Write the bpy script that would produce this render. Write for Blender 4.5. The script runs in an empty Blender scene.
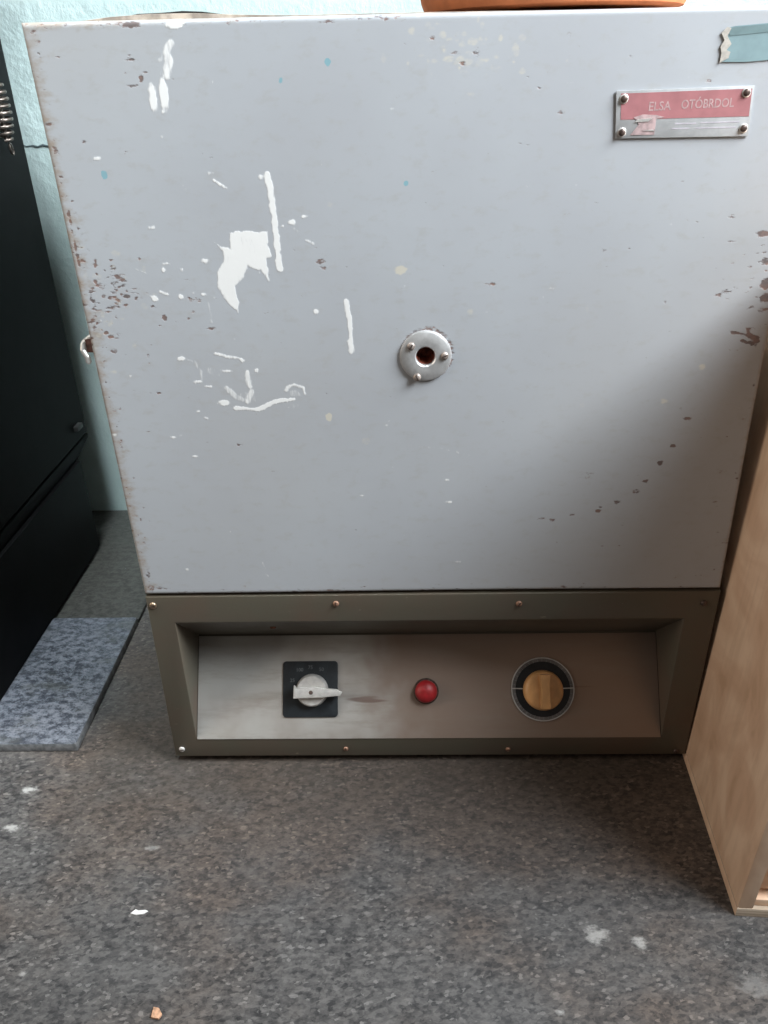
import bpy, bmesh, math, random
import numpy as np
from mathutils import Vector, Matrix, Euler

random.seed(7); rng = np.random.default_rng(7)
S = bpy.context.scene
C = S.collection
PI = math.pi
F_PX = 800.0
CAM = Vector((-0.0212, -0.6925, 0.7220))
ROT = Euler((math.radians(61.148), math.radians(1.442), math.radians(1.084)), 'XYZ')
RM = ROT.to_matrix()

# ------------------------------------------------------------------ measuring
def ray(px, py): return RM @ Vector(((px-384)/F_PX, (512-py)/F_PX, -1))
def on(px, py, n, d):
    r = ray(px, py); n = Vector(n); t = (d - n.dot(CAM))/n.dot(r)
    return CAM + r*t
def FX(px, py, Y=0.0):
    q = on(px, py, (0,1,0), Y); return (q.x, q.z)
def G(px, py, z=0.0): return on(px, py, (0,0,1), z)

# ------------------------------------------------------------------ materials
def new_mat(name):
    m = bpy.data.materials.new(name); m.use_nodes = True
    nt = m.node_tree
    return m, nt, nt.nodes['Principled BSDF']
def N(nt, typ, **kw):
    n = nt.nodes.new(typ)
    for k, v in kw.items():
        if k in n.inputs: n.inputs[k].default_value = v
        else: setattr(n, k, v)
    return n
def L(nt, a, b): nt.links.new(a, b)
def mixc(nt, fac, a, b, mode='MIX'):
    n = nt.nodes.new('ShaderNodeMix'); n.data_type = 'RGBA'; n.blend_type = mode
    for sock, v in ((n.inputs[0], fac), (n.inputs[6], a), (n.inputs[7], b)):
        if isinstance(v, bpy.types.NodeSocket): L(nt, v, sock)
        else: sock.default_value = v if not isinstance(v, tuple) else (v if len(v) == 4 else (*v, 1))
    return n.outputs[2]
def math_(nt, op, a, b=None, c=None, clamp=False):
    n = nt.nodes.new('ShaderNodeMath'); n.operation = op; n.use_clamp = clamp
    for i, v in enumerate((a, b, c)):
        if v is None: continue
        if isinstance(v, bpy.types.NodeSocket): L(nt, v, n.inputs[i])
        else: n.inputs[i].default_value = v
    return n.outputs[0]
def ramp(nt, val, lo, hi, a=0.0, b=1.0):
    n = nt.nodes.new('ShaderNodeMapRange'); n.interpolation_type = 'SMOOTHSTEP'
    L(nt, val, n.inputs[0])
    for i, v in zip((1,2,3,4), (lo, hi, a, b)): n.inputs[i].default_value = v
    return n.outputs[0]
def coords(nt, scale=(1,1,1), kind='Object'):
    tc = nt.nodes.new('ShaderNodeTexCoord'); mp = nt.nodes.new('ShaderNodeMapping')
    mp.inputs['Scale'].default_value = scale
    L(nt, tc.outputs[kind], mp.inputs['Vector'])
    return mp.outputs[0]
def noise(nt, vec, scale, detail=4, rough=0.55, dist=0.0):
    n = N(nt, 'ShaderNodeTexNoise', Scale=scale, Detail=detail, Roughness=rough, Distortion=dist)
    L(nt, vec, n.inputs['Vector']); return n.outputs[0]
def bump(nt, bs, h, strength=0.3, dist=0.001):
    b = N(nt, 'ShaderNodeBump', Strength=strength, Distance=dist)
    L(nt, h, b.inputs['Height']); L(nt, b.outputs[0], bs.inputs['Normal'])

def simple(name, col, rough=0.5, metal=0.0, var=0.15, scale=60, bmp=0.0, spec=0.5, coat=0.0, stretch=(1,1,1)):
    m, nt, b = new_mat(name)
    v = coords(nt, stretch)
    nz = noise(nt, v, scale)
    dark = tuple(c*(1-var) for c in col); lite = tuple(min(1, c*(1+var)) for c in col)
    L(nt, mixc(nt, ramp(nt, nz, .3, .7), dark, lite), b.inputs['Base Color'])
    b.inputs['Roughness'].default_value = rough; b.inputs['Metallic'].default_value = metal
    b.inputs['Specular IOR Level'].default_value = spec
    b.inputs['Coat Weight'].default_value = coat
    if bmp: bump(nt, b, nz, bmp)
    return m

def mat_door():
    m, nt, b = new_mat('grey_enamel_paint')
    v = coords(nt)
    at = nt.nodes.new('ShaderNodeAttribute'); at.attribute_name = 'marks'
    sep = nt.nodes.new('ShaderNodeSeparateColor'); L(nt, at.outputs['Color'], sep.inputs[0])
    W, Rr, T, Cr = sep.outputs[0], sep.outputs[1], sep.outputs[2], at.outputs['Alpha']
    at2 = nt.nodes.new('ShaderNodeAttribute'); at2.attribute_name = 'rim'
    rim = at2.outputs['Fac']
    vs = coords(nt, (0.55, 1, 1))
    n_fine = noise(nt, vs, 420, 3, .6); n_mid = noise(nt, vs, 110, 5, .65); n_big = noise(nt, v, 6, 4, .5)
    n_huge = noise(nt, v, 2.2, 2, .5)
    base = mixc(nt, ramp(nt, n_big, .3, .7), (.408,.424,.450), (.434,.456,.484))
    base = mixc(nt, ramp(nt, n_mid, .50, .72, 0, .45), base, (.375,.372,.365))
    base = mixc(nt, ramp(nt, n_huge, .45, .7, 0, .28), base, (.425,.405,.375))
    # dirt creeping in from the rims
    d = math_(nt, 'ADD', rim, math_(nt, 'MULTIPLY', math_(nt, 'SUBTRACT', n_mid, .5), 1.5))
    base = mixc(nt, ramp(nt, d, .55, 1.15, 0, .75), base, (.30,.235,.175))
    # blue dots, cream dabs
    t = ramp(nt, math_(nt, 'ADD', T, math_(nt, 'MULTIPLY', math_(nt,'SUBTRACT',n_fine,.5), .5)), .35, .65, 0, .65)
    base = mixc(nt, t, base, (.13,.38,.45))
    c = ramp(nt, math_(nt, 'ADD', Cr, math_(nt, 'MULTIPLY', math_(nt,'SUBTRACT',n_fine,.5), .5)), .2, .7, 0, .75)
    base = mixc(nt, c, base, (.62,.58,.48))
    # rust: placed chips plus a speckle at the rims
    sp = ramp(nt, noise(nt, vs, 190, 3, .7), .60, .70)
    rimr = math_(nt, 'MULTIPLY', ramp(nt, math_(nt,'ADD',rim, math_(nt,'MULTIPLY',math_(nt,'SUBTRACT',n_big,.5),.9)), .62, .9), sp)
    r1 = ramp(nt, math_(nt, 'ADD', Rr, math_(nt, 'MULTIPLY', math_(nt,'SUBTRACT',n_fine,.5), 1.7)), .30, .76)
    rust = math_(nt, 'MAXIMUM', r1, rimr)
    rc = mixc(nt, ramp(nt,n_mid,.35,.7), (.060,.028,.020), (.23,.105,.065))
    base = mixc(nt, math_(nt,'MULTIPLY',rust,.8), base, rc)
    # white paint and filler
    streak = noise(nt, coords(nt, (1, 1, .22)), 330, 3, .6)
    w = ramp(nt, math_(nt, 'ADD', W, math_(nt, 'MULTIPLY', math_(nt,'SUBTRACT',streak,.5), 1.0)), .25, .85)
    base = mixc(nt, w, base, (.80,.80,.79))
    L(nt, base, b.inputs['Base Color'])
    rg = math_(nt, 'ADD', math_(nt, 'MULTIPLY', rust, .35), math_(nt, 'MULTIPLY', w, .3))
    L(nt, math_(nt, 'ADD', rg, ramp(nt, n_mid, .3, .7, .34, .44)), b.inputs['Roughness'])
    h = math_(nt, 'ADD', math_(nt, 'MULTIPLY', w, .35), math_(nt, 'MULTIPLY', rust, -.5))
    h = math_(nt, 'ADD', h, math_(nt, 'MULTIPLY', n_mid, .16))
    h = math_(nt, 'ADD', h, math_(nt, 'MULTIPLY', noise(nt, v, 30, 2), .35))
    bump(nt, b, h, .5, .0008)
    return m

def mat_floor():
    m, nt, b = new_mat('speckled_stone_floor')
    v = coords(nt, (0.62, 1, 1))
    def vor(scale):
        dn = noise(nt, v, scale*1.3, 2)
        add = nt.nodes.new('ShaderNodeVectorMath'); add.operation = 'MULTIPLY_ADD'
        cmb = nt.nodes.new('ShaderNodeCombineXYZ'); L(nt, dn, cmb.inputs[0]); L(nt, dn, cmb.inputs[1])
        L(nt, cmb.outputs[0], add.inputs[0]); add.inputs[1].default_value = (1.2/scale,)*3; L(nt, v, add.inputs[2])
        n = N(nt, 'ShaderNodeTexVoronoi', Scale=scale); L(nt, add.outputs[0], n.inputs['Vector'])
        s = nt.nodes.new('ShaderNodeSeparateColor'); L(nt, n.outputs['Color'], s.inputs[0]); return s.outputs[0]
    a = vor(280); a2 = vor(430); n1 = noise(nt, v, 150, 6, .75); n0 = noise(nt, v, 26, 4, .6); n2 = noise(nt, v, 9, 4, .6); n3 = noise(nt, v, 3.2, 3, .5)
    g = math_(nt, 'ADD', math_(nt,'MULTIPLY',a,.24), math_(nt,'MULTIPLY',a2,.16))
    g = math_(nt, 'ADD', g, math_(nt,'MULTIPLY',n1,.74))
    g = math_(nt, 'ADD', g, math_(nt,'MULTIPLY',n0,.30))
    col = mixc(nt, ramp(nt, g, .42, 1.02), (.018,.018,.020), (.158,.151,.146))
    chip = ramp(nt, a2, .93, .99, 0, .45)
    col = mixc(nt, chip, col, (.30,.29,.28))
    # brown traffic dirt, strongest in a band in front of the kiln
    geo = nt.nodes.new('ShaderNodeNewGeometry'); sx = nt.nodes.new('ShaderNodeSeparateXYZ'); L(nt, geo.outputs['Position'], sx.inputs[0])
    band = math_(nt, 'MULTIPLY', ramp(nt, sx.outputs[1], -.26, -.06), ramp(nt, sx.outputs[0], -.50, -.22))
    br = math_(nt, 'MULTIPLY', ramp(nt, math_(nt,'ADD', n2, math_(nt,'MULTIPLY',band,.22)), .42, .75), .75)
    tint = mixc(nt, br, (1,1,1), (1.10,.82,.64))
    col = mixc(nt, 1.0, col, tint, 'MULTIPLY')
    col = mixc(nt, ramp(nt, n3, .4, .65, 0, .25), col, (.075,.076,.08))
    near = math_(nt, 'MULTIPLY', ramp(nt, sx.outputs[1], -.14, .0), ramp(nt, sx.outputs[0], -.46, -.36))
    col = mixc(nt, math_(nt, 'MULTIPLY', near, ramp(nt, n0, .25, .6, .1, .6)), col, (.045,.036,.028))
    # splashes of dried white paint
    wm = None
    nn = noise(nt, v, 170, 4, .7)
    for (px, py, rx, ry, k) in ((30,790,.012,.007,.9),(11,828,.013,.006,.85),(152,848,.012,.004,.35),(597,935,.013,.011,.6),
                                (640,943,.009,.007,.65),(302,918,.004,.003,.5),(560,1012,.005,.003,.6),(22,974,.005,.003,.5),(755,985,.02,.014,.25)):
        q = G(px, py)
        dx = math_(nt, 'MULTIPLY', math_(nt,'SUBTRACT',sx.outputs[0], q.x), 1/rx)
        dy = math_(nt, 'MULTIPLY', math_(nt,'SUBTRACT',sx.outputs[1], q.y), 1/ry)
        r = math_(nt, 'SQRT', math_(nt,'ADD',math_(nt,'MULTIPLY',dx,dx),math_(nt,'MULTIPLY',dy,dy)))
        e = math_(nt, 'MULTIPLY', ramp(nt, math_(nt,'ADD', r, math_(nt,'MULTIPLY',nn,2.6)), 1.5, 2.3, 1, 0), k)
        wm = e if wm is None else math_(nt, 'MAXIMUM', wm, e)
    col = mixc(nt, wm, col, (.52,.51,.49))
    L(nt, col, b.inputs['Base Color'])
    b.inputs['Roughness'].default_value = .62
    bump(nt, b, g, .55, .0015)
    return m

def mat_hearth(blue=True, name='blue_speckled_stone'):
    m, nt, b = new_mat(name)
    v = coords(nt, (0.7, 1, 1))
    a = noise(nt, v, 130, 6, .8); c2 = noise(nt, v, 30, 4, .6)
    hi = (.21,.225,.26) if blue else (.085,.082,.075)
    lo = (.042,.048,.064) if blue else (.035,.034,.031)  # the non-blue stone is greyer, with the rear slab's shade put into its colour
    col = mixc(nt, ramp(nt, a, .38, .62), lo, hi)
    col = mixc(nt, ramp(nt, c2, .48, .68, 0, .5), col, (.085,.088,.080))
    fl = ramp(nt, noise(nt, v, 150, 3, .7), .69, .75, 0, .65)
    col = mixc(nt, fl, col, (.32,.36,.42))
    L(nt, col, b.inputs['Base Color']); b.inputs['Roughness'].default_value = .38
    bump(nt, b, a, .35, .001)
    return m

def mat_wall():
    m, nt, b = new_mat('pale_turquoise_plaster')
    v = coords(nt)
    n1 = noise(nt, v, 55, 5, .6); n2 = noise(nt, v, 4, 3)
    col = mixc(nt, ramp(nt, n2, .3, .7), (.55,.70,.695), (.61,.75,.74))
    col = mixc(nt, ramp(nt, noise(nt, v, 25, 3), .60, .75, 0, .4), col, (.64,.75,.74))
    L(nt, col, b.inputs['Base Color']); b.inputs['Roughness'].default_value = .7
    bump(nt, b, n1, .8, .004)
    return m

def mat_ply(name='birch_plywood', k=1.0):
    m, nt, b = new_mat(name)
    v = coords(nt, (1, 1.0, .75))
    n1 = noise(nt, v, 9, 4, .5, 2.2); n2 = noise(nt, coords(nt, (1, 1, .12)), 90, 3, .6)
    col = mixc(nt, ramp(nt, n1, .35, .62), (.84*k,.62*k,.45*k), (.72*k,.49*k,.34*k))
    col = mixc(nt, ramp(nt, n1, .60, .72, 0, .5), col, (.54*k,.34*k,.21*k))
    col = mixc(nt, ramp(nt, n2, .4, .7, 0, .25), col, (.50*k,.32*k,.20*k))
    L(nt, col, b.inputs['Base Color']); b.inputs['Roughness'].default_value = .55
    bump(nt, b, n2, .15, .0005)
    return m

def mat_plyedge():
    m, nt, b = new_mat('plywood_edge_layers')
    w = N(nt, 'ShaderNodeTexWave', Scale=80.0, Distortion=.6, Detail=2.0); w.bands_direction = 'Z'
    L(nt, coords(nt), w.inputs['Vector'])
    L(nt, mixc(nt, w.outputs['Fac'], (.50,.40,.30), (.68,.58,.47)), b.inputs['Base Color'])
    b.inputs['Roughness'].default_value = .7
    return m

def mat_olive():
    m, nt, b = new_mat('olive_hammered_paint')
    v = coords(nt)
    n1 = noise(nt, v, 14, 4, .6); n2 = noise(nt, v, 240, 3, .6)
    col = mixc(nt, ramp(nt, n1, .3, .7), (.092,.085,.063), (.100,.080,.060))
    col = mixc(nt, ramp(nt, noise(nt, v, 7, 3), .5, .7, 0, .6), col, (.112,.076,.055))
    col = mixc(nt, ramp(nt, noise(nt, coords(nt,(.3,1,1)), 120, 3, .7), .68, .74, 0, .6), col, (.26,.22,.17))
    L(nt, col, b.inputs['Base Color']); b.inputs['Roughness'].default_value = .42
    bump(nt, b, n2, .25, .0006)
    return m

def mat_panel():
    m, nt, b = new_mat('brushed_dull_aluminium')
    v = coords(nt, (.18, 1, 1)); n1 = noise(nt, v, 60, 5, .7); n2 = noise(nt, coords(nt), 8, 4, .6)
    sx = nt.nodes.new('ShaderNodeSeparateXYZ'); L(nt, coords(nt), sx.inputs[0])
    brown_mix = math_(nt, 'ADD', math_(nt, 'MULTIPLY', sx.outputs[0], 1.6), math_(nt, 'MULTIPLY', math_(nt, 'SUBTRACT', n2, .5), 1.1))  # grey at left turning brown towards the right, broken up by noise
    col = mixc(nt, ramp(nt, brown_mix, -.42, .02), (.52,.51,.485), (.29,.22,.18))
    col = mixc(nt, ramp(nt, n1, .45, .75, 0, .55), col, (.30,.25,.21))
    col = mixc(nt, ramp(nt, noise(nt, coords(nt,(.12,1,1)), 45, 2, .5), .70, .74, 0, .6), col, (.15,.07,.05))
    L(nt, col, b.inputs['Base Color']); b.inputs['Metallic'].default_value = .45
    b.inputs['Roughness'].default_value = .5
    bump(nt, b, n1, .1, .0004)
    return m

M = dict(
    door=mat_door(), floor=mat_floor(), tile=mat_hearth(), tile2=mat_hearth(False, 'shaded_grey_stone'), wall=mat_wall(), ply=mat_ply(), ply_pale=mat_ply('pale_spruce', 1.25),
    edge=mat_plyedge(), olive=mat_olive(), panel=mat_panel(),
    body=simple('grey_cabinet_steel', (.42,.42,.41), .45, var=.06, scale=20),
    rim=simple('worn_beige_rim', (.34,.285,.235), .6, var=.35, scale=90),
    dark=simple('sooty_black', (.02,.016,.014), .8),
    rustm=simple('rusty_steel', (.20,.085,.05), .8, var=.5, scale=120, bmp=.4),
    hole=simple('burnt_rust', (.26,.07,.04), .75, var=.6, scale=200, bmp=.5),
    alu=simple('cast_aluminium', (.60,.60,.60), .38, metal=.55, var=.1, scale=150, bmp=.15),
    screw=simple('tarnished_screw', (.36,.27,.19), .35, metal=.85, var=.35, scale=300),
    screwd=simple('dark_screw', (.10,.07,.06), .45, metal=.6, var=.4, scale=300),
    iron=simple('black_cast_iron', (.0028,.0029,.0032), .6, var=.3, scale=35, bmp=.06, spec=.12),
    coil=simple('steel_wire', (.19,.16,.14), .42, metal=.9, var=.3, scale=200),
    black=simple('black_enamel_plate', (.016,.020,.024), .4, var=.25, scale=80),
    chrome=simple('pale_metal', (.74,.72,.69), .32, metal=.55, var=.08, scale=200),
    bakelite=simple('tan_bakelite', (.60,.33,.14), .38, var=.22, scale=45, stretch=(1,1,.3)),
    dial=simple('dial_black', (.012,.013,.016), .35, var=.3, scale=120),
    ring=simple('dial_ring', (.20,.19,.19), .35, metal=.7, var=.2, scale=120),
    red=simple('red_lens', (.30,.012,.016), .45, var=.2, scale=90),
    redpaint=simple('faded_red_print', (.38,.16,.17), .45, var=.10, scale=60),
    plate=simple('nameplate_aluminium', (.46,.47,.48), .42, metal=.2, var=.08, scale=120),
    print_=simple('pale_print', (.45,.31,.31), .5, var=.2, scale=400),
    printg=simple('grey_print', (.28,.29,.30), .5),
    pinkscuff=simple('scuffed_pink', (.42,.31,.31), .5, var=.3, scale=200),
    teal=simple('faded_teal_paper', (.19,.28,.30), .7, var=.10, scale=60),
    tealdk=simple('teal_paper_band', (.13,.20,.21), .7, var=.1, scale=90),
    torn=simple('torn_paper_edge', (.44,.41,.37), .85, var=.15, scale=300),
    terra=simple('terracotta', (.56,.19,.075), .75, var=.14, scale=40, bmp=.2),
    white=simple('white_flake', (.80,.79,.77), .7, var=.05),
    crumb=simple('orange_brick_crumb', (.55,.32,.20), .8, var=.3, scale=300),
    rusts=simple('rust_tinted_screw', (.30,.17,.115), .5, metal=.4, var=.3, scale=200),
    printd=simple('dim_print', (.10,.11,.115), .5),
    flscrew=simple('dull_flange_screw', (.34,.29,.26), .45, metal=.5, var=.3, scale=300),
    latch=simple('dark_rusty_latch', (.10,.045,.035), .8, var=.6, scale=150),
    rubber=simple('black_rubber', (.02,.02,.02), .8),
    sawn=simple('sawn_stone_edge', (.15,.155,.16), .6, var=.4, scale=110),
    crack=simple('crack_shadow_grime', (.10,.14,.15), .9),
)

# ------------------------------------------------------------------ objects
def tag(o, label=None, cat=None, group=None, kind=None):
    if label: o['label'] = label
    if cat: o['category'] = cat
    if group: o['group'] = group
    if kind: o['kind'] = kind
    return o
def empty(name, loc, label, cat, rz=0):
    o = bpy.data.objects.new(name, None); C.objects.link(o); o.location = loc; o.rotation_euler = (0,0,rz)
    o.empty_display_size = .05
    return tag(o, label, cat)
def link(name, bm, mats, parent=None, smooth=None, world=True):
    bmesh.ops.recalc_face_normals(bm, faces=bm.faces)
    me = bpy.data.meshes.new(name); bm.to_mesh(me); bm.free()
    for mt in (mats if isinstance(mats, (list, tuple)) else [mats]): me.materials.append(mt)
    if smooth is not None:
        me.polygons.foreach_set('use_smooth', [True]*len(me.polygons))
        me.set_sharp_from_angle(angle=math.radians(smooth))
    o = bpy.data.objects.new(name, me); C.objects.link(o)
    if parent is not None: attach(o, parent, world)
    return o
def wm(o):
    m = Matrix.LocRotScale(o.location, o.rotation_euler, o.scale)
    if o.parent: m = wm(o.parent) @ o.matrix_parent_inverse @ m
    return m
def attach(o, parent, world=True):
    o.parent = parent
    if world: o.matrix_parent_inverse = wm(parent).inverted()
    return o
def bx(bm, x0, x1, y0, y1, z0, z1, bev=0.0, seg=2, mi=0):
    t = bmesh.new()
    bmesh.ops.create_cube(t, size=1)
    for v in t.verts:
        v.co = Vector(((x0+x1)/2 + v.co.x*(x1-x0), (y0+y1)/2 + v.co.y*(y1-y0), (z0+z1)/2 + v.co.z*(z1-z0)))
    if bev: bmesh.ops.bevel(t, geom=t.edges[:], offset=bev, segments=seg, profile=.6, affect='EDGES')
    for f in t.faces: f.material_index = mi
    me = bpy.data.meshes.new('t'); t.to_mesh(me); t.free(); bm.from_mesh(me); bpy.data.meshes.remove(me)
def lathe(bm, prof, mat=Matrix.Identity(4), seg=48, mi=0):
    """prof: list of (r, h); axis +Z of mat. closed at ends where r == 0"""
    rings = []
    for r, h in prof:
        if r < 1e-7: rings.append([bm.verts.new(mat @ Vector((0,0,h)))])
        else: rings.append([bm.verts.new(mat @ Vector((r*math.cos(2*PI*i/seg), r*math.sin(2*PI*i/seg), h))) for i in range(seg)])
    for a, b in zip(rings, rings[1:]):
        for i in range(seg):
            j = (i+1) % seg
            if len(a) == 1 and len(b) == 1: continue
            if len(a) == 1: f = bm.faces.new((a[0], b[i], b[j]))
            elif len(b) == 1: f = bm.faces.new((a[i], b[0], a[j]))
            else: f = bm.faces.new((a[i], b[i], b[j], a[j]))
            f.material_index = mi
def prism(bm, pts, h0, h1, mat=Matrix.Identity(4), bev=0.0, mi=0):
    t = bmesh.new()
    a = [t.verts.new(mat @ Vector((x, y, h0))) for x, y in pts]; b = [t.verts.new(mat @ Vector((x, y, h1))) for x, y in pts]
    t.faces.new(a[::-1]); t.faces.new(b)
    for i in range(len(pts)):
        j = (i+1) % len(pts); t.faces.new((a[i], a[j], b[j], b[i]))
    bmesh.ops.recalc_face_normals(t, faces=t.faces)
    if bev: bmesh.ops.bevel(t, geom=t.edges[:], offset=bev, segments=2, profile=.6, affect='EDGES')
    for f in t.faces: f.material_index = mi
    me = bpy.data.meshes.new('t'); t.to_mesh(me); t.free(); bm.from_mesh(me); bpy.data.meshes.remove(me)
def tube(bm, pts, r, seg=10, mi=0):
    pts = [Vector(p) for p in pts]; rings = []
    up = None
    for i, p in enumerate(pts):
        d = (pts[min(i+1, len(pts)-1)] - pts[max(i-1, 0)]).normalized()
        if up is None: up = d.orthogonal().normalized()
        up = (up - d*up.dot(d)).normalized(); s = d.cross(up)
        rr = r[i] if isinstance(r, (list, tuple)) else r
        rings.append([bm.verts.new(p + (up*math.cos(2*PI*k/seg) + s*math.sin(2*PI*k/seg))*rr) for k in range(seg)])
    for a, b in zip(rings, rings[1:]):
        for k in range(seg):
            f = bm.faces.new((a[k], a[(k+1)%seg], b[(k+1)%seg], b[k])); f.material_index = mi
    bm.faces.new(rings[0][::-1]); bm.faces.new(rings[-1])

# frames whose +Z looks out of a surface
def frame(o, z, up):
    z = Vector(z).normalized(); up = Vector(up); x = up.cross(z).normalized(); y = z.cross(x)
    return Matrix(((x.x,y.x,z.x,o[0]),(x.y,y.y,z.y,o[1]),(x.z,y.z,z.z,o[2]),(0,0,0,1)))
def front(x, z, y=0.0): return frame((x, y, z), (0,-1,0), (0,0,1))   # local x = right, local y = up

def screw(name, mat4, r, parent, m, slot=True, h=.0022, ang=.5):
    bm = bmesh.new()
    lathe(bm, [(r,0),(r*.98,h*.35),(r*.8,h*.75),(r*.45,h*.96),(0,h)], mat4, 20)
    if slot:
        c, s = math.cos(ang), math.sin(ang)
        q = [(-r*.75,-r*.12),(r*.75,-r*.12),(r*.75,r*.12),(-r*.75,r*.12)]
        prism(bm, [(x*c-y*s, x*s+y*c) for x, y in q], h*.7, h*1.03, mat4, mi=1)
    return link(name, bm, [m, M['screwd']], parent, 50)

# ------------------------------------------------------------------ the setting
WY = .6275
bm = bmesh.new(); bx(bm, -2.2, 2.2, -2.6, WY+.02, -.05, 0)
tag(link('floor', bm, M['floor']), kind='structure')
bm = bmesh.new(); bx(bm, -2.2, 2.2, WY, WY+.12, 0, 2.5)
tag(link('wall_back', bm, M['wall']), kind='structure')
# hairline crack in the plaster
bm = bmesh.new()
cr = [on(a, b_, (0,1,0), WY-.0006) for a, b_ in ((22,145),(27,146.5),(33,145.5),(38,147),(43,145),(52,147),(62,146))]
tube(bm, cr, [.0006,.0009,.0011,.0014,.0016,.0010,.0005], 6)
tag(link('trim_crack', bm, M['crack']), kind='structure')

# ------------------------------------------------------------------ hearth tiles
bm = bmesh.new(); bx(bm, -1.10, -.4285, .0180, .2775, 0, .013, .0028)
for f in bm.faces:
    if f.normal.z < .95: f.material_index = 1
tag(link('stone_hearth_slab', bm, [M['tile'], M['sawn']], None, 40), 'blue-grey speckled stone slab on the floor, front one, half under the black stove', 'stone slab')
bm = bmesh.new(); bx(bm, -1.10, -.4285, .2805, .6265, 0, .0070, .0022)
tag(link('stone_hearth_slab', bm, M['tile2'], None, 40), 'grey stone slab, darkened for shade, lying behind the blue-grey one, against the turquoise wall', 'stone slab')

# ------------------------------------------------------------------ the black stove
stove = empty('wood_stove', (-.82, .30, .013), 'black cast-iron stove at the left edge with a coiled wire handle', 'stove')
bm = bmesh.new(); bx(bm, -1.06, -.5550, .045, .489, .013, .176, .003)
link('base', bm, M['iron'], stove, 40)
bm = bmesh.new()
def stovebox(bm, x1, y1, z0, z1, bev): bx(bm, -1.08, x1, .035, y1, z0, z1, bev, 3)
stovebox(bm, -.560, .553, .198, .90, .008)
link('firebox', bm, M['iron'], stove, 40)
# shoulder casting between base and firebox
bm = bmesh.new()
prism(bm, [(.042,.176),(.493,.176),(.552,.190),(.552,.198),(.035,.198)], -1.07, -.5605, Matrix(((0,0,1,0),(1,0,0,0),(0,1,0,0),(0,0,0,1))), .003)
link('shoulder', bm, M['iron'], stove, 40)
bm = bmesh.new(); bx(bm, -1.10, -.548, .02, .560, .90, .925, .006)
link('top_plate', bm, M['iron'], stove, 40)
bm = bmesh.new()
q = on(80, 427, (1,0,0), -.5535)
bx(bm, -.562, -.5525, q.y-.011, q.y+.011, q.z-.004, q.z+.004, .0015)
link('hinge_lug', bm, simple('worn_iron_lug', (.07,.07,.07), .4, metal=.5), stove, 40)
# coil handle hanging at the side
hd = []
c0 = on(-6, 80, (1,0,0), -.543); c1 = on(7, 141, (1,0,0), -.543)
rod = bmesh.new()
tube(rod, [(-.5595, c0.y+.005, c0.z+.035), (-.548, c0.y+.004, c0.z+.035), (-.543, c0.y+.003, c0.z+.028), tuple(c0), tuple(c1)], .0028, 10)
hnd = link('handle_rod', rod, M['coil'], stove, 50)
bm = bmesh.new(); turns = 9; pts = []
ax = (c1-c0); e1 = ax.normalized().cross(Vector((1,0,0))).normalized(); e2 = ax.normalized().cross(e1)
for i in range(turns*20+1):
    t = i/(turns*20); a = 2*PI*turns*t
    rr = .0052 + .0068*math.sin(PI*min(1, max(0, t*.92+.06)))**.7
    pts.append(c0 + ax*t + (e1*math.cos(a) + e2*math.sin(a))*rr)
tube(bm, pts, .0021, 6)
link('handle_coil', bm, M['coil'], hnd, 60)
bm = bmesh.new(); pts = []
cc = on(11.5, 149, (1,0,0), -.543)
for i in range(17):
    a = 2*PI*i/16
    pts.append(cc + Vector((0, .0035*math.cos(a)-.004*math.sin(a)*.5, .0072*math.sin(a))))
tube(bm, pts, .0015, 6)
link('handle_loop', bm, M['coil'], hnd, 60)

# ------------------------------------------------------------------ the kiln
kiln = empty('electric_kiln', (0, .28, 0), 'grey enamelled electric kiln with an olive control base, standing on the stone floor', 'kiln')
# body behind the door
bm = bmesh.new()
bx(bm, -.294, .289, .030, .565, .2445, .757, .004)
link('body', bm, M['body'], kiln, 40)
bm = bmesh.new()
prof = [(-.302,.7596),(-.275,.7613),(-.245,.7640),(-.215,.7652),(-.18,.7648),(-.15,.7632),(-.11,.7616),(.02,.7606),(.12,.7592),(.22,.7580),(.291,.7570)]
prism(bm, [(-.302,.7560),(.291,.7560)] + [(x,z) for x,z in prof[::-1]], -.568, -.0275, Matrix(((1,0,0,0),(0,0,-1,0),(0,1,0,0),(0,0,0,1))), .0007)
link('top_cover', bm, M['rim'], kiln, 30)
bm = bmesh.new()
sl = [(-.240,.7635),(-.225,.7658),(-.205,.7661),(-.19,.7668),(-.175,.7660),(-.155,.7635)]
prism(bm, sl, -.05, -.034, Matrix(((1,0,0,0),(0,0,-1,0),(0,1,0,0),(0,0,0,1))))
tag(link('lifted_seal', bm, M['dark'], kiln), 'dark lifted seal along the top rim')

# door front: dense sheet with a rounded rim; marks are a mask painted on the sheet
TL, TR = (-.3050,.7606), (.2925,.7570)
BL, BR = (-.2993,.2445), (.3020,.2450)
nx, nz = 600, 520
u = np.linspace(0,1,nx)[None,:]; w = np.linspace(0,1,nz)[:,None]
X = (1-w)*((1-u)*BL[0]+u*BR[0]) + w*((1-u)*TL[0]+u*TR[0])
Z = (1-w)*((1-u)*BL[1]+u*BR[1]) + w*((1-u)*TL[1]+u*TR[1])
X = X + 0.0006*np.sin(w*PI)*(u<.001)                        # the left rim bows a hair
wd, hd_ = .597, .5145
d = np.minimum(np.minimum(u*wd, (1-u)*wd), np.minimum(w*hd_, (1-w)*hd_)) + np.zeros((nz,nx))
R0 = .0035
t = np.clip(R0 - d, 0, R0)
Y = R0 - np.sqrt(np.maximum(R0**2 - t**2, 0))
Y += .0006*np.sin(X*11+1)*np.sin(Z*9)                       # slightly dished sheet metal
px_m = .00079
def fld(): return np.zeros((nz,nx), np.float32)
MW, MR, MT, MC = fld(), fld(), fld(), fld()
SO = .0011
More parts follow.
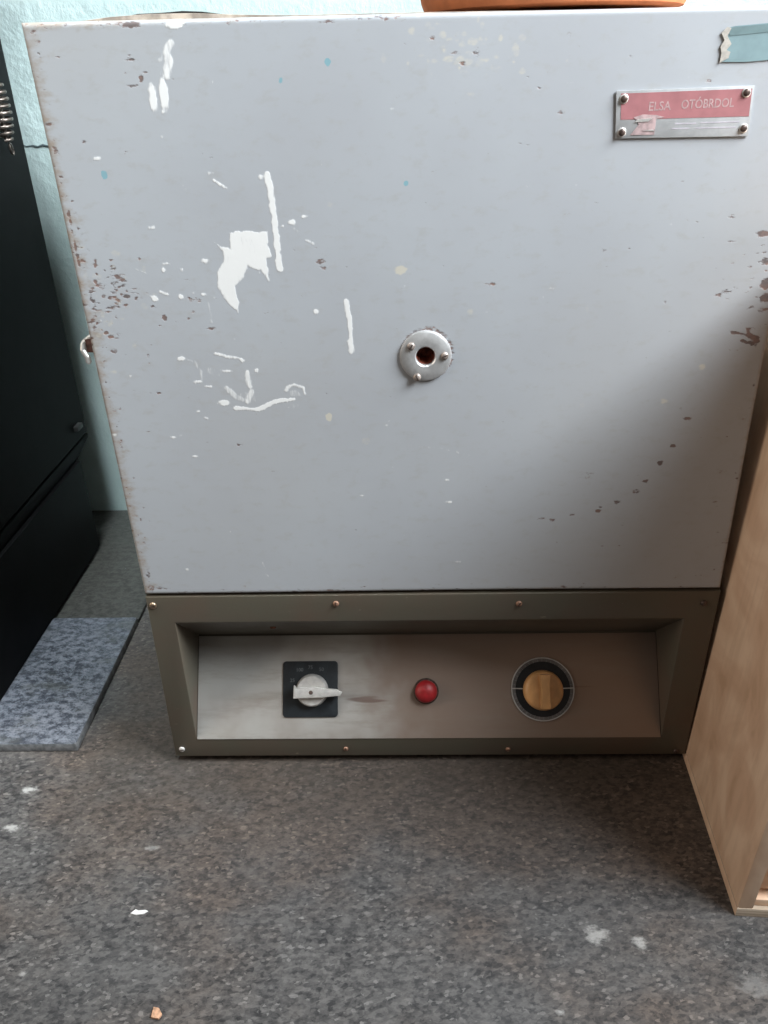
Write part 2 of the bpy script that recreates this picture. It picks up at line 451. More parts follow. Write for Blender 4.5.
def vnoise(cell):
    gx, gz = int(.62/cell)+3, int(.54/cell)+3
    g = rng.random((gz, gx))
    fx = (X+.31)/cell; fz = (Z-.23)/cell
    ix, iz = np.floor(fx).astype(int), np.floor(fz).astype(int); tx, tz = fx-ix, fz-iz
    tx, tz = tx*tx*(3-2*tx), tz*tz*(3-2*tz)
    return (g[iz,ix]*(1-tx)+g[iz,ix+1]*tx)*(1-tz) + (g[iz+1,ix]*(1-tx)+g[iz+1,ix+1]*tx)*tz
WOB = ((vnoise(.0022)-.5)*.0016 + (vnoise(.006)-.5)*.0022).astype(np.float32)
def put(A, sd, k=1.0):
    sd = sd + WOB*(.45 if A is MR else 0.65 if A is MW else .7)
    v = np.clip(.5 - sd/(2*SO), 0, 1)*k
    np.maximum(A, v, out=A)
def stroke(A, pts, r, k=1.0):
    """polyline with half-width r (in photo px) laid on the sheet"""
    P = [FX(*p) for p in pts]; r = r*px_m
    sd = np.full((nz,nx), 1.0)
    if len(P) == 1: P = [P[0], (P[0][0]+1e-5, P[0][1])]
    for a, b in zip(P, P[1:]):
        ax_, az = a; dx, dz = b[0]-ax_, b[1]-az; L2 = dx*dx+dz*dz
        tt = np.clip(((X-ax_)*dx+(Z-az)*dz)/L2, 0, 1)
        sd = np.minimum(sd, np.hypot(X-ax_-tt*dx, Z-az-tt*dz) - r)
    put(A, sd, k)
def ell(A, px, py, rx, ry, k=1.0):
    cx, cz = FX(px, py); rx *= px_m; ry *= px_m*1.05
    q = np.hypot((X-cx)/rx, (Z-cz)/ry)
    put(A, (q-1)*min(rx, ry), k)
def poly(A, pts, k=1.0):
    P = [FX(*p) for p in pts]; n = len(P)
    inside = np.zeros((nz,nx), bool); sd = np.full((nz,nx), 1.0)
    for i in range(n):
        (ax_,az),(bx_,bz) = P[i], P[(i+1)%n]
        dx, dz = bx_-ax_, bz-az
        tt = np.clip(((X-ax_)*dx+(Z-az)*dz)/(dx*dx+dz*dz), 0, 1)
        sd = np.minimum(sd, np.hypot(X-ax_-tt*dx, Z-az-tt*dz))
        c = (az > Z) != (bz > Z)
        with np.errstate(divide='ignore', invalid='ignore'):
            inside ^= c & (X < dx*(Z-az)/(dz if dz else 1e-9)+ax_)
    put(A, np.where(inside, -sd, sd), k)
# white paint, tape residue and filler
ell(MW,175,24,8,4,1); stroke(MW,[(170,43),(166,52),(169,62),(166,76)],4,.68); stroke(MW,[(166,50),(160,60)],2,.42)
ell(MW,152.5,97,4.2,12,.95); ell(MW,163.5,93,4.2,16,1); stroke(MW,[(163,112)],1.5,.8)
stroke(MW,[(213,180),(226,188)],1.6,.9); stroke(MW,[(209,174),(213,173)],1,.6)
stroke(MW,[(267.5,174),(272,203),(275,222),(279.5,269)],3.2,1); stroke(MW,[(260,177)],2.4,.7)
poly(MW,[(228,232),(267,231.5),(268,244),(272,257),(266,259),(269,281),(261,270),(253,270),(247.5,266),(243.5,277),(235,287),(239,302),(239,315),(224,299),(217,287),(217.5,273),(224,259),(223,252.5),(212,240),(221.5,247),(231,250),(230,239)],.90)
stroke(MW,[(346,301),(350,325),(351,352)],3.0,1)
for a in ((205,261.5,5,3,1),(291,222.5,5,2.6,.95),(283,226.5,2.4,1.6,.9),(303,217,3.2,1.5,.9),(152,228,3,1.6,.7),(163,270,2.8,2.6,.9),(165.5,264,2.4,1,.8),
          (182,270,2,2.4,.8),(154.6,299,3,3,.85),(181,297.6,3,3,.95),(203,295,2.8,1.4,.9),(193,293,2,1,.7),(316,312,2.6,2.6,.95),(182,359,5,2.6,1),(227,371.5,3.5,1.2,.8),
          (256,370.6,2.8,2.4,.8),(198.4,382,4.5,1.3,.9),(209.3,386.8,4.5,1.3,.95),(224,403,7,4,1),(198,412,2.6,1.8,.9),(206,418.5,2.8,1.6,.9),(173,437.5,3,1.3,1),(196,456.5,2.6,1.1,.9),
          (97.7,159,3,1.4,.95),(161.5,137,2,2,.5),(125,199,2,1.2,.8),(362,496,2.6,1.2,.8),(446,480,2.4,1.2,.8),(449,502,4,1.3,.8),(457,562,4,1.2,.6),(518,473,2.6,1,.8),(130,376,1.5,1.5,.8),
          (187,569,2.4,1.8,.8),(113,435,3,1,.7),(262,358,2,1.6,.5)): ell(MW,*a)
stroke(MW,[(135.5,269),(149,275)],1,.6); stroke(MW,[(147,295),(154,299)],1,.7); stroke(MW,[(160,292),(167,295)],1.5,.8); stroke(MW,[(305,240),(312.6,243.8)],1.3,.65); stroke(MW,[(294,229),(301,234)],1.2,.4)
stroke(MW,[(208,303),(211,322)],2.2,.38); stroke(MW,[(185,359),(194,362),(200.5,371.5),(201.6,382.5)],2,.42)
stroke(MW,[(215,353.7),(226,357),(237,358),(243.5,361)],2,.85); stroke(MW,[(247.6,373),(248,380),(250.5,387)],2.7,.75)
stroke(MW,[(226,388),(236.6,397.5),(242,400)],3.6,.55); stroke(MW,[(251.7,392),(247.6,402)],3.6,.66); stroke(MW,[(235.3,408.4),(258.5,409.8),(266,406),(275,401.6),(294,399.4)],2.4,1)
stroke(MW,[(286,390.6),(290,386),(294,384.6),(303.6,388),(305,394)],1.9,.75); ell(MW,294,394,7,5,.42); ell(MW,294,406,6,4,.36); ell(MW,246,398,14,7,.33); ell(MW,215,372,9,7,.30)
stroke(MW,[(265,520+53),(268,576)],1.4,.7); stroke(MW,[(262,562),(266,570)],1.2,.45); stroke(MW,[(410,446),(440,448),(472,456)],1.2,.4)
# cream dabs
for a in ((329,417,4,5,1),(401,270,7,5,.75),(470,311,4,4,.4),(702,367,4,4,.6),(664,401,4,3,.55),(582,405,3,3,.3),(366,441,5,5,.35),(587,309,3,6,.3),(330,205,4,3,.3)): ell(MC,*a)
for _ in range(90): ell(MC, 472+rng.normal()*30, 56+rng.normal()*17, 1+rng.random()*5, 1+rng.random()*3, .25+rng.random()*.25)
for _ in range(70): ell(MC, 105+rng.normal()*22, 295+rng.normal()*26, 1+rng.random()*5, 1+rng.random()*3, .22+rng.random()*.2)
# turquoise flecks
for a in ((104,175,3,4.5,.9),(327,62,3,3,.95),(281,80,2.5,2.5,.7),(406,183,2.8,2.8,.95),(222,378,7,5,.32),(390,155,2,2,.5)): ell(MT,*a)
# rust chips
for a in ((132,25,9,2.2,1),(141,79,2.6,3.3,1),(146,72.5,2.4,1.2,.8),(132.5,86,3.6,1.3,.95),(60,57,3,1.2,.6),(130,60,4,1.2,.7),(129,56,2,1.2,.6),(85,142,2.4,1.4,.7),(125,153,2,1.6,.5),
          (164,318,2.8,3,.9),(159,325.5,2,1.6,.8),(106,333,2.2,1.8,1),(111,337,3.6,1.7,1),(148.5,356,2.2,2,.6),(149,364,2.4,1.5,.55),(158.5,393,2.6,1.5,.9),(150,393,4,1,.45),(148.5,432,3.5,1.4,.6),
          (238.4,445,2.4,1.8,.8),(190,299.5,3.4,3.4,.7),(199,301,3,2,.7),(193,312.5,3,1.5,.75),(189,319,3.2,1.4,.7),(210.5,329,4.5,1.2,.6),(211,158,1.6,3,.55),(211,166,1.8,2,.5),(320,262,5,3,.6),(323,268,4,2,.6),
          (347,267,3,1.2,.75),(313,281,2,1,.4),(267,313,3,1.6,.5),(90,345,4,2.6,.95),(763,234,7,3,.9),(766,262,6,4,.75),(766,284,6,6,.9),(766,298,7,5,.9),(764,310,6,3,.75),(699,222,4.5,1,.6),(732,216.5,3.4,2,.6),
          (733,262.6,4.5,1.4,.65),(744,255,4,1.2,.6),(718,295.6,3.4,1.6,.8),(726,292,3.6,1.4,.7),(735,288,3,1.2,.7),(727,299,3,1,.5),(750,288,3,2,.6),(687.5,418.5,4,1.5,1),(673.4,446,3.4,2.6,.85),(660.4,463,3.8,3,.85),
          (645,481,4.5,3,.75),(636,491,5,3,.6),(617,502,5,3.2,.6),(598,511,4.5,2.4,.95),(600,507,3,2,.7),(571.5,515,4.4,1.8,.8),(552,520,5,2.6,.6),(541,518.6,4.5,2,.7),(621.4,525,2.6,1.2,.6),(587,475,10,6,.30),
          (432,38,2.4,2,.75),(463,64,3.4,1.8,.9),(455,53,5,3,.45),(476,52,4,5,.45),(569,35,3,3,.4),(560,112,3,1.4,.8),(524,144,5,1.2,.55),(538,88,2.4,1.2,.6),(710,81,3,1.2,.7),(490,284,5,1.5,.7),(486,285,2,1.5,.7),
          (604,250,3,1.4,.5),(629,248.5,2.6,1.2,.6),(666.5,302,3,1.2,.5),(395,396.5,4,1.2,.55),(727,190,3,1,.4),(641,250,2,1,.4),(689,220,3,1,.5),(240,445,3,1,.5),(148,574,4,7,.62),(151,588,5,5,.6),(186,592,12,1.6,.62),
          (205,78+.5,2,1,.5),(205,79,3,1,.5),(400,507,3,1,.4),(356,530,3,1,.4),(345,470,4,1,.35),(300,545,3,1,.35),(726,543,4,1.2,.7),(700,575,5,1.2,.5),(676,578,4,1.2,.5),(732,520,3,1.4,.7)): ell(MR,*a)
for pts, r, k in (([(732,332),(738,333.5),(746,335),(750,337)],1.6,1),([(750,336),(757,339)],3.4,1),([(742,341),(752,343.5),(758,341)],2.2,1),([(748,330),(750,336)],2.6,.8)): stroke(MR, pts, r, k)
# speckled patch left of the middle, along the left rim and the right rim
for _ in range(105):
    a = 108 + rng.normal()*16; b_ = 297 + rng.normal()*17
    if a < 88: continue
    ell(MR, a, b_, 1.2+rng.random()*3.2, .9+rng.random()*1.4, .5+rng.random()*.4)
for _ in range(90):
    yy = rng.uniform(30, 590); xx = 25 + (yy-22)*.2125 + abs(rng.normal())*7 + 1
    ell(MR, xx, yy, .8+rng.random()*2.2, .8+rng.random()*1.2, .3+rng.random()*.45)
for yy in (216,222,231,244,249,256,263): ell(MR, 27.5+(yy-22)*.2125, yy, 1.6, 3, 1)
for _ in range(70):
    yy = rng.uniform(215, 585); xx = min(768, 766-(yy-351)*.182) - 2 - abs(rng.normal())*12
    ell(MR, xx, yy, 1+rng.random()*2.4, .7+rng.random()*1, .3+rng.random()*.4)
for _ in range(60):
    xx = rng.uniform(150, 720); ell(MR, xx, 594-abs(rng.normal())*3-(xx-150)*.008, 2+rng.random()*7, .7+rng.random()*1, .4+rng.random()*.4)
for _ in range(45):
    xx = rng.uniform(28, 420); ell(MR, xx, 24.5-(xx-25)*.0236+abs(rng.normal())*2, 2+rng.random()*5, .7+rng.random()*.8, .3+rng.random()*.45)
for _ in range(170):
    ell(MR, rng.uniform(60,740), rng.uniform(40,580), .8+rng.random()*2, .6+rng.random()*.6, .25+rng.random()*.3)
for _ in range(70):
    ell(MW, rng.uniform(100,700), rng.uniform(60,585), .8+rng.random()*2, .6+rng.random()*.6, .3+rng.random()*.3)
RIM = np.maximum.reduce([np.clip(1-u*wd/.032,0,1)+0*w, np.clip(1-(1-u)*wd/.012,0,1)*.8+0*w, np.clip(1-w*hd_/.010,0,1)*.8+0*u, np.clip(1-(1-w)*hd_/.016,0,1)*np.clip(1.05-u*1.3,0,1)])
pcx, pcz = FX(425.5, 355.5)
ring_d = np.hypot(X-pcx-.001, Z-pcz-.0015) - .0225
np.maximum(MR, np.clip(.62-np.abs(ring_d)/.003*.5,0,1)*(Z > pcz-.026), out=MR)

co = np.stack([X, Y, Z], 2).reshape(-1,3)
ii = np.arange(nz*nx).reshape(nz,nx)
quads = np.stack([ii[:-1,:-1], ii[:-1,1:], ii[1:,1:], ii[1:,:-1]], 2).reshape(-1,4)
qc = co[quads].mean(1)
quads = quads[np.hypot(qc[:,0]-pcx, qc[:,2]-pcz) > .0125]
# returns of the sheet to the back, closed by a back plate
rimloop = np.concatenate([ii[0,:], ii[1:,-1], ii[-1,-2::-1], ii[-2:0:-1,0]])
DB = .0262
back = co[rimloop].copy(); back[:,1] = DB
n0 = len(co); co = np.concatenate([co, back]); nl = len(rimloop)
k = np.arange(nl); k2 = (k+1) % nl
side = np.stack([rimloop[k2], rimloop[k], n0+k, n0+k2], 1)
faces = np.concatenate([quads, side])
me = bpy.data.meshes.new('door_panel')
me.vertices.add(len(co)); me.vertices.foreach_set('co', co.astype(np.float32).ravel())
me.loops.add(len(faces)*4); me.loops.foreach_set('vertex_index', faces.astype(np.int32).ravel())
me.polygons.add(len(faces)); me.polygons.foreach_set('loop_start', np.arange(0, len(faces)*4, 4, dtype=np.int32))
me.polygons.foreach_set('use_smooth', np.ones(len(faces), bool))
me.update(calc_edges=True); me.validate()
pad = np.zeros(nl, np.float32)
rgba = np.stack([np.concatenate([A.ravel(), pad]) for A in (MW, MR, MT, MC)], 1).astype(np.float32)
ca = me.color_attributes.new('marks', 'FLOAT_COLOR', 'POINT'); ca.data.foreach_set('color', rgba.ravel())
ra = me.attributes.new('rim', 'FLOAT', 'POINT'); ra.data.foreach_set('value', np.concatenate([RIM.ravel(), pad+.9]).astype(np.float32))
me.materials.append(M['door'])
door = bpy.data.objects.new('door', me); C.objects.link(door); attach(door, kiln)

# spy hole: flange, screws, rusty tube
m4 = front(pcx, pcz, -.0003)
fr = .0232
bm = bmesh.new()
lathe(bm, [(.0085,-.002),(.0085,.0022),(.0095,.0032),(.0125,.0034),(fr-.0022,.0032),(fr-.0006,.0022),(fr,.0006),(fr,0),(fr-.001,-.0004),(.0085,-.002)], m4, 64)
flange = link('spy_hole_flange', bm, M['alu'], kiln, 35)
bm = bmesh.new()
lathe(bm, [(.0118,-.001),(.0088,.0005),(.0086,-.003),(.0075,-.006),(.0078,-.020),(.0,-.0235)], m4, 40)
tag(link('spy_hole_tube', bm, M['hole'], flange, 50), 'rusty dark spy hole')
for a_, b_ in ((411,345),(444.5,354.5),(417,376)):
    x_, z_ = FX(a_, b_); screw('screw', front(x_, z_, -.0034), .0036, flange, M['flscrew'], True, .0026, random.random()*3)

# latch hook at the left side of the door
qx = -.2985
def yz(px, py, x): 
    q = on(px, py, (1,0,0), x); return q
bm = bmesh.new()
z_l = FX(90, 346)[1]
pts = [(qx+.004,.012,z_l+.007),(qx-.005,.010,z_l+.0055),(qx-.0125,.008,z_l+.0005),(qx-.0140,.007,z_l-.006),(qx-.0105,.006,z_l-.012),(qx-.0105,.006,z_l-.017)]
for a, b in zip(pts, pts[1:]):
    A_, B_ = Vector(a), Vector(b)
    tube(bm, [A_, B_], .0027, 8)
for p in pts: 
    t4 = Matrix.Translation(p); lathe(bm, [(0,-.002),(.0014,-.0014),(.002,0),(.0014,.0014),(0,.002)], t4, 10)
link('latch_hook', bm, M['chrome'], kiln, 60)
bm = bmesh.new(); bx(bm, qx-.0105, qx+.004, .006, .020, z_l-.008, z_l+.0045, .001)
link('latch_plate', bm, M['latch'], kiln, 40)

# rating plate
pl = [FX(616,91), FX(754,85.5), FX(747.5,136), FX(615,138.5)]
def shrink(P, s):
    cx = sum(p[0] for p in P)/4; cz = sum(p[1] for p in P)/4
    return [(cx+(x-cx)*s, cz+(z-cz)*s) for x, z in P]
fm = front(0, 0, -.0004)
bm = bmesh.new(); prism(bm, pl, 0, .0012, fm, .0003)
plate = link('rating_plate', bm, M['plate'], kiln, 30)
def lerp(a, b, t): return (a[0]+(b[0]-a[0])*t, a[1]+(b[1]-a[1])*t)
def PQ(s, t):   # s right, t down on the plate
    return lerp(lerp(pl[0], pl[1], s), lerp(pl[3], pl[2], s), t)
bm = bmesh.new(); prism(bm, [PQ(.035,.055), PQ(.985,.055), PQ(.985,.60), PQ(.035,.60)][::-1], .0012, .00135, fm)
link('red_band', bm, M['redpaint'], plate)
def text(body, size, x, z, ang, mat, parent, name, y=-.0018, sx=1.0, base=None, font_shear=0):
    cu = bpy.data.curves.new('t', 'FONT'); cu.body = body; cu.size = size; cu.extrude = .00004; cu.align_x = 'LEFT'; cu.shear = font_shear; cu.resolution_u = 3
    cu.offset = size*.012
    o = bpy.data.objects.new('t', cu); C.objects.link(o)
    dg = bpy.context.evaluated_depsgraph_get(); dg.update()
    me_ = bpy.data.meshes.new_from_object(o.evaluated_get(dg)); me_.name = name
    bpy.data.objects.remove(o)
    mt = base if base is not None else front(x, z, y)
    me_.transform(mt @ Matrix.Rotation(ang, 4, 'Z') @ Matrix.Diagonal((sx,1,1,1)))
    me_.materials.clear(); me_.materials.append(mat)
    ob = bpy.data.objects.new(name, me_); C.objects.link(ob); attach(ob, parent)
    return ob
a0 = PQ(.235,.43); text('ELSA', .0088, a0[0], a0[1], .012, M['print_'], plate, 'lettering', sx=.92)
a0 = PQ(.475,.41); text('OTÓBRDOL', .0088, a0[0], a0[1], .012, M['print_'], plate, 'lettering', sx=.83)
# small emblem and scuff at lower left of the plate
bm = bmesh.new()
e = [PQ(.13,.56),PQ(.20,.50),PQ(.30,.52),PQ(.36,.57),PQ(.30,.60),PQ(.29,.93),PQ(.11,.93),PQ(.17,.72),PQ(.16,.62)]
prism(bm, e[::-1], .0012, .00155, fm)
link('scuffed_emblem', bm, M['pinkscuff'], plate)
bm = bmesh.new(); prism(bm, [PQ(.14,.66),PQ(.16,.60),PQ(.27,.58),PQ(.24,.65)][::-1], .0015, .0019, fm)
prism(bm, [PQ(.20,.84),PQ(.28,.82),PQ(.29,.86)][::-1], .0015, .0018, fm)
link('emblem_highlight', bm, M['chrome'], plate)
bm = bmesh.new()
for s0, s1, tt in ((.44,.60,.70),(.63,.92,.69),(.42,.55,.80),(.60,.90,.80)):
    prism(bm, [PQ(s0,tt),PQ(s1,tt),PQ(s1,tt+.025),PQ(s0,tt+.025)][::-1], .0012, .0013, fm)
tag(link('faint_ruled_lines', bm, simple('faint_mauve_print', (.50,.47,.52), .5), plate), 'faint worn print lines')
for s_, t_ in ((.055,.17),(.945,.13),(.045,.87),(.955,.84)):
    q = PQ(s_, t_)
    bm = bmesh.new(); lathe(bm, [(.0034,0),(.0034,.0006),(.0028,.0010),(0,.0011)], front(q[0], q[1], -.0015), 24)
    wsh = link('washer', bm, M['chrome'], plate, 40)
    screw('rivet', front(q[0], q[1], -.0024), .0026, wsh, M['screwd'], False, .0016)

# remnant of a teal sticker
st = [(721,62),(723,52),(721,47),(725,40),(722,33),(727,28),(735,26),(768,23),(800,20),(803,56),(768,60),(745,62)]
bm = bmesh.new(); prism(bm, [FX(*p) for p in st][::-1], 0, .0004, fm); stk = link('torn_sticker', bm, M['teal'], kiln)
bm = bmesh.new(); prism(bm, [FX(*p) for p in [(728,28.5),(735,27),(800,21),(800,30),(768,32),(729,36)]][::-1], .0004, .0006, fm); link('sticker_band', bm, M['tealdk'], stk)
bm = bmesh.new(); prism(bm, [FX(*p) for p in [(719,63),(721,53),(720,47),(724,40),(721,33),(727,27),(731,28),(727,36),(731,44),(726,50),(730,52),(728,58),(724,60)]][::-1], .0003, .0008, fm); tag(link('torn_edge', bm, M['torn'], stk), 'beige torn paper edge')

# olive base with a recessed sloping panel
bm = bmesh.new()
x0, x1, zt, zb = -.3018, .3030, .2415, .0100
xl, xr, it, ib = -.2724, .2700, .2075, .0362
dy, dz = .0722, .1362
V = lambda *c: bm.verts.new(c)
of = [V(-.2992,0,zt), V(x1,0,zt), V(.3022,0,zb), V(x0,0,zb)]
ob_ = [V(-.2992,.565,zt), V(x1,.565,zt), V(.3022,.565,zb), V(x0,.565,zb)]
inn = [V(xl,0,it), V(xr,0,it), V(xr,0,ib), V(xl,0,ib)]
dp = [V(xl,dy,dz), V(xr,dy,dz)]
for i in range(4):
    j = (i+1)%4
    bm.faces.new((of[i], of[j], inn[j], inn[i])); bm.faces.new((of[i], ob_[i], ob_[j], of[j]))
bm.faces.new(ob_)
bm.faces.new((inn[0], inn[1], dp[1], dp[0])); bm.faces.new((inn[0], dp[0], inn[3])); bm.faces.new((inn[1], inn[2], dp[1])); bm.faces.new((inn[3], dp[0], dp[1], inn[2]))
bmesh.ops.recalc_face_normals(bm, faces=bm.faces)
be = [e for e in bm.edges if (all(v.co.y < .001 for v in e.verts) and not (set(e.verts) & set(of) and set(e.verts) & set(inn)))]
bmesh.ops.bevel(bm, geom=be, offset=.0014, segments=3, profile=.5, affect='EDGES')
base = link('base_housing', bm, M['olive'], kiln, 35)
for a_, b_ in ((-.27,.05),(.27,.05),(-.27,.50),(.27,.50)):
    bm = bmesh.new(); lathe(bm, [(0,0),(.013,0),(.014,.002),(.0125,.0103),(0,.0103)], Matrix.Translation((a_, b_, 0)), 24)
    link('foot', bm, M['rubber'], kiln, 40)
# panel plate on the slope: local x right, local y up the slope, z out
sv = Vector((0, dy, dz-ib)).normalized(); nrm = sv.cross(Vector((1,0,0))) 
if nrm.y > 0: nrm = -nrm
P0 = Vector((0, 0, ib)); slen = Vector((0,dy,dz-ib)).length
def PM(uu, vv, h=0.0):
    o = P0 + Vector((uu,0,0)) + sv*vv + nrm*h
    return frame(o, nrm, sv)
def PU(px, py, h=0.0):
    q = on(px, py, nrm, nrm.dot(P0)+h); return q.x, (q-P0).dot(sv)
bm = bmesh.new()
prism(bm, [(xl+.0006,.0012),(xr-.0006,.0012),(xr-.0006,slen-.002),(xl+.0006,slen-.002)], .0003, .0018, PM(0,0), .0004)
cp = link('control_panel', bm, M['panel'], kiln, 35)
PH = .0018
# housing screws
for a_, b_, mm, r in ((153,605.5,'screw',.0040),(336,603.5,'rusts',.0034),(519,603.5,'rusts',.0034),(182,749,'chrome',.0036),(346,748.5,'rusts',.0030),(508,749,'rusts',.0030),(704,603,'screwd',.0036),(676,751,'screwd',.0034)):
    x_, z_ = FX(a_, b_); screw('screw', front(x_, z_, 0.0), r, base, M[mm], True, .0024, random.random()*3)
sn = Vector((0,-(it-dz),-dy)).normalized()
q = on(273, 627, sn, sn.dot(Vector((0,0,it))))
screw('screw', frame(q, sn, (0,1,0)), .0036, base, M['rustm'], True, .002, .4)

# rotary switch
a_, b_ = PU(310.5, 689, PH)
bm = bmesh.new(); hw = .0325
rc = []
for cx_, cy_, s0 in ((hw-.004,hw-.004,0),(-hw+.004,hw-.004,90),(-hw+.004,-hw+.004,180),(hw-.004,-hw+.004,270)):
    for k_ in range(5):
        an = math.radians(s0+k_*22.5); rc.append((cx_+.004*math.cos(an), cy_+.004*math.sin(an)))
prism(bm, rc, 0, .0022, PM(a_, b_, PH), .0005)
swp = link('switch_plate', bm, M['black'], kiln, 35)
a2, b2 = PU(312.5, 690, PH)
bm = bmesh.new()
lathe(bm, [(.0190,0),(.0190,.002),(.0180,.0085),(.0165,.0105),(.0,.0108)], PM(a2, b2, PH+.0022), 48)
kb = link('switch_knob', bm, M['chrome'], kiln, 40)
bm = bmesh.new()
prism(bm, [(-.0200,-.0078),(-.0195,.0072),(-.0165,.0040),(.003,.0050),(.030,.0022),(.0365,-.0010),(.0345,-.0048),(.012,-.0068)], .0098, .0185, PM(a2, b2, PH+.0022), .0009)
kp = link('pointer', bm, M['chrome'], kb, 35)
screw('screw', PM(a2+.0005, b2-.001, PH+.0022+.0184), .0024, kp, M['screwd'], False, .0010)
for tx, px_, py_ in (('100',296,671.5),('75',308,669),('50',319,671),('25',290,682)):
    tu, tv = PU(px_, py_, PH+.0022)
    text(tx, .0058, 0, 0, 0, M['printd'], swp, 'lettering', base=PM(tu, tv, PH+.0023))
tu, tv = PU(288, 712, PH+.0022)
# pilot lamp
a3, b3 = PU(426, 691, PH)
bm = bmesh.new(); lathe(bm, [(.0150,0),(.0150,.0015),(.0138,.0026),(.0128,.0026),(0,.0026)], PM(a3, b3, PH), 40)
lb = link('lamp_bezel', bm, M['screwd'], kiln, 40)
bm = bmesh.new(); lathe(bm, [(.0130,0.002)] + [(.0130*math.cos(t_*PI/2/9), .0070+.0085*math.sin(t_*PI/2/9)) for t_ in range(9)] + [(0,.0155)], PM(a3, b3, PH), 40)
tag(link('lamp_lens', bm, M['red'], lb, 60), 'red domed lens')
# thermostat dial
a4, b4 = PU(542.5, 689, PH)
bm = bmesh.new(); lathe(bm, [(.0368,0),(.0368,.0012),(.0360,.0020),(.0315,.0018),(0,.0018)], PM(a4, b4, PH), 72)
dl = link('thermostat_dial', bm, M['ring'], kiln, 40)
bm = bmesh.new(); lathe(bm, [(.0318,.0018),(.0318,.0023),(0,.0023)], PM(a4, b4, PH), 72)
rm_ = bmesh.new(); lathe(rm_, [(.0354,.0015),(.0356,.0026),(.0366,.0026),(.0370,.0012)], PM(a4, b4, PH), 72)
link('dial_rim', rm_, M['alu'], dl, 40)
link('dial_face', bm, M['dial'], dl, 40)
for an, ln in ((math.radians(2),.012),(math.radians(178),.012)):
    bm = bmesh.new()
    c_, s_ = math.cos(an), math.sin(an)
    q = [(.0235,-.0006),(.0235+ln,-.0005),(.0235+ln,.0005),(.0235,.0006)]
    prism(bm, [(x*c_-y*s_, x*s_+y*c_) for x, y in q], .0020, .0026, PM(a4, b4, PH))
    link('index_line', bm, M['chrome'], dl)
bm = bmesh.new()
for i in range(40):
    an = 2*PI*i/40; c_, s_ = math.cos(an), math.sin(an)
    q = [(.0318,-.00022),(.0345 if i%5 else .0352,-.00022),(.0345 if i%5 else .0352,.00022),(.0318,.00022)]
    prism(bm, [(x*c_-y*s_, x*s_+y*c_) for x, y in q], .0016, .00215, PM(a4, b4, PH))
link('tick_marks', bm, M['printg'], dl)
bm = bmesh.new()
lathe(bm, [(.0232,0),(.0232,.0030),(.0222,.0090),(.0205,.0110),(.0165,.0118),(0,.0118)], PM(a4, b4-.001, PH+.0023), 56)
tk = link('thermostat_knob', bm, M['bakelite'], dl, 40)
bm = bmesh.new()
prism(bm, [(-.0058,-.0195),(.0058,-.0195),(.0050,.0),(.0058,.0195),(-.0058,.0195),(-.0050,0)], .0100, .0215, PM(a4, b4-.001, PH+.0023), .0018)
link('knob_grip', bm, M['bakelite'], tk, 40)

# ------------------------------------------------------------------ terracotta bowl on top of the kiln
pL = on(419.5, 0, (0,1,0), .125); pR = on(692, 0, (0,1,0), .125)
pr = (pR.x-pL.x)/2; pc = ((pL.x+pR.x)/2, pr*.94+.035)
zp = .7630
bm = bmesh.new()
lathe(bm, [(0,0),(pr*.90,0),(pr*.955,.002),(pr*.985,.010),(pr*1.03,.045),(pr*1.045,.055),(pr*1.045,.066),(pr*1.0,.066),(pr*.96,.02),(0,.012)], Matrix.Translation((pc[0], pc[1], zp)), 72)
tag(link('terracotta_saucer', bm, M['terra'], None, 40), 'orange terracotta dish standing on top of the kiln, cut by the upper frame edge', 'plant saucer')

# ------------------------------------------------------------------ plywood crate on the right
cy = math.atan2(.0125, .198)
crate = empty('plywood_crate', (.2900, -.1985, 0), 'birch plywood crate on the floor to the right, its bare side facing the kiln', 'crate', -cy)
def cr_obj(name, bm, mats, sm=30): return link(name, bm, mats, crate, sm, world=False)
T = .0145; H = .590; DPT = .56; Wd = .42
lean = .030
bm = bmesh.new(); bx(bm, 0, Wd, 0, DPT, 0, .0112, .0006)

for f in bm.faces:
    if f.normal.x < -.9: f.material_index = 1
cr_obj('bottom_board', bm, [M['edge'], M['ply']])
def sheared(bm):
    for v in bm.verts: v.co.x += lean*v.co.z
bm = bmesh.new(); bx(bm, 0, T, .0005, DPT, .0116, H, .0008); sheared(bm); cr_obj('side_panel', bm, M['ply'])
bm = bmesh.new(); bx(bm, Wd-T, Wd, .0005, DPT, .0116, H, .0008); sheared(bm); cr_obj('side_panel', bm, M['ply'])
bm = bmesh.new(); bx(bm, T+.0004, Wd-T-.0004, DPT-T, DPT, .0116, H-T, .0006); sheared(bm); cr_obj('back_panel', bm, M['ply'])
bm = bmesh.new(); bx(bm, T+.0004, Wd-T-.0004, .010, DPT-T-.001, H-T, H-.0005, .0006); sheared(bm); cr_obj('top_board', bm, M['ply'])
bm = bmesh.new(); bx(bm, T+.0004, Wd-T-.0004, .014, .026, .0235, H-T-.002, .0006); sheared(bm); cr_obj('front_board', bm, M['ply'])
bm = bmesh.new(); bx(bm, T+.0006, Wd-T-.004, .004, .020, .0116, .0205, .0012); cr_obj('cleat', bm, M['ply_pale'])
bm = bmesh.new(); bx(bm, .0262, .050, .006, .0137, .040, .050, .0012); cr_obj('cleat_block', bm, M['white'])

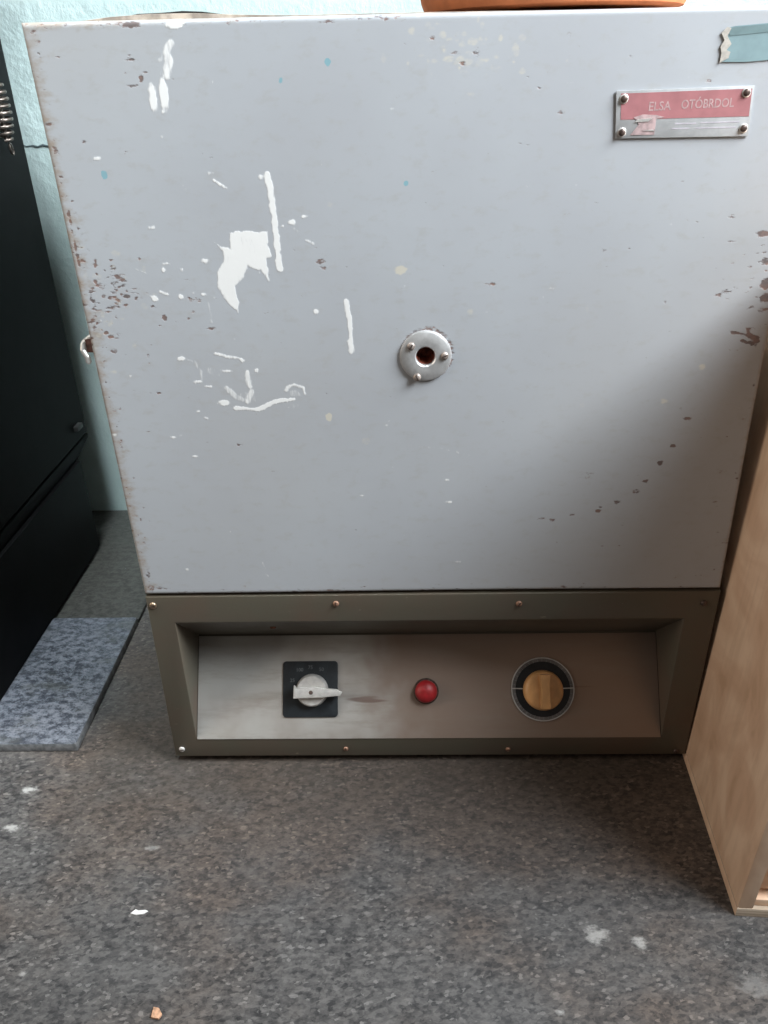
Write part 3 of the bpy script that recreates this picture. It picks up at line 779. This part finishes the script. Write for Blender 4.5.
# ------------------------------------------------------------------ bits on the floor
def chip(name, px, py, pts, h, mat, label, cat):
    q = G(px, py); bm = bmesh.new(); prism(bm, [(a/1000, b/1000) for a, b in pts], 0, h, Matrix.Translation((q.x, q.y, 0)), .0003)
    tag(link(name, bm, mat, None, 30), label, cat)
chip('paint_flake', 140, 912.5, [(-9,-1.5),(-3,-3),(4,-2),(8,1),(5,2.2),(-2,1.6),(-5,3)], .0012, M['white'], 'small white paint flake lying on the speckled floor in front of the kiln', 'paint flake')
chip('brick_crumb', 157, 1014, [(-4,-4),(3,-5),(5,-1),(1,4),(-4,5)], .0025, M['crumb'], 'tiny orange crumb on the floor at the bottom edge of the photo', 'crumb')

# ------------------------------------------------------------------ light and camera
ld = bpy.data.lights.new('window_light', 'AREA'); ld.shape = 'RECTANGLE'; ld.size = .80; ld.size_y = .80
ld.energy = 29; ld.color = (.90,.96,1.0)
lo = bpy.data.objects.new('window_light', ld); C.objects.link(lo)
ld.spread = math.radians(105)
tgt = Vector((-.16,.05,.80)); lo.location = Vector((.99,-.42,1.59))
lo.rotation_euler = (tgt-lo.location).to_track_quat('-Z','Y').to_euler()
l2 = bpy.data.lights.new('wall_gap_fill', 'AREA'); l2.shape = 'RECTANGLE'; l2.size = .30; l2.size_y = .35; l2.energy = 2.6; l2.color = (.88,.97,1.0)  # unseen narrow lamp, added to brighten the wall between stove and kiln
o2 = bpy.data.objects.new('wall_gap_fill', l2); C.objects.link(o2); o2.location = (-.46,-.22,1.95); l2.spread = math.radians(42); o2.rotation_euler = (Vector((-.46,.45,.15))-o2.location).to_track_quat('-Z','Y').to_euler()
l3 = bpy.data.lights.new('left_fill_light', 'AREA'); l3.shape = 'RECTANGLE'; l3.size = .8; l3.size_y = 1.4; l3.energy = 14; l3.color = (1.0,.86,.72)  # unseen warm fill, added to lift the crate's side and the left half
o3 = bpy.data.objects.new('left_fill_light', l3); C.objects.link(o3); o3.location = (-1.80,-.58,1.15)
o3.rotation_euler = (Vector((.29,-.1,.35))-o3.location).to_track_quat('-Z','Y').to_euler()
wld = bpy.data.worlds.new('room_air'); S.world = wld; wld.use_nodes = True
wld.node_tree.nodes['Background'].inputs[0].default_value = (1.0,.90,.80,1); wld.node_tree.nodes['Background'].inputs[1].default_value = .095
cd = bpy.data.cameras.new('camera'); cam = bpy.data.objects.new('camera', cd); C.objects.link(cam)
cam.location = CAM; cam.rotation_euler = ROT; cd.sensor_fit = 'VERTICAL'; cd.sensor_height = 24; cd.sensor_width = 18
cd.lens = F_PX/1024*24; cd.clip_start = .01
S.camera = cam
S.view_settings.view_transform = 'Standard'; S.view_settings.look = 'None'; S.view_settings.gamma = 1
S.view_settings.exposure = 0.0; S.view_settings.use_curve_mapping = False
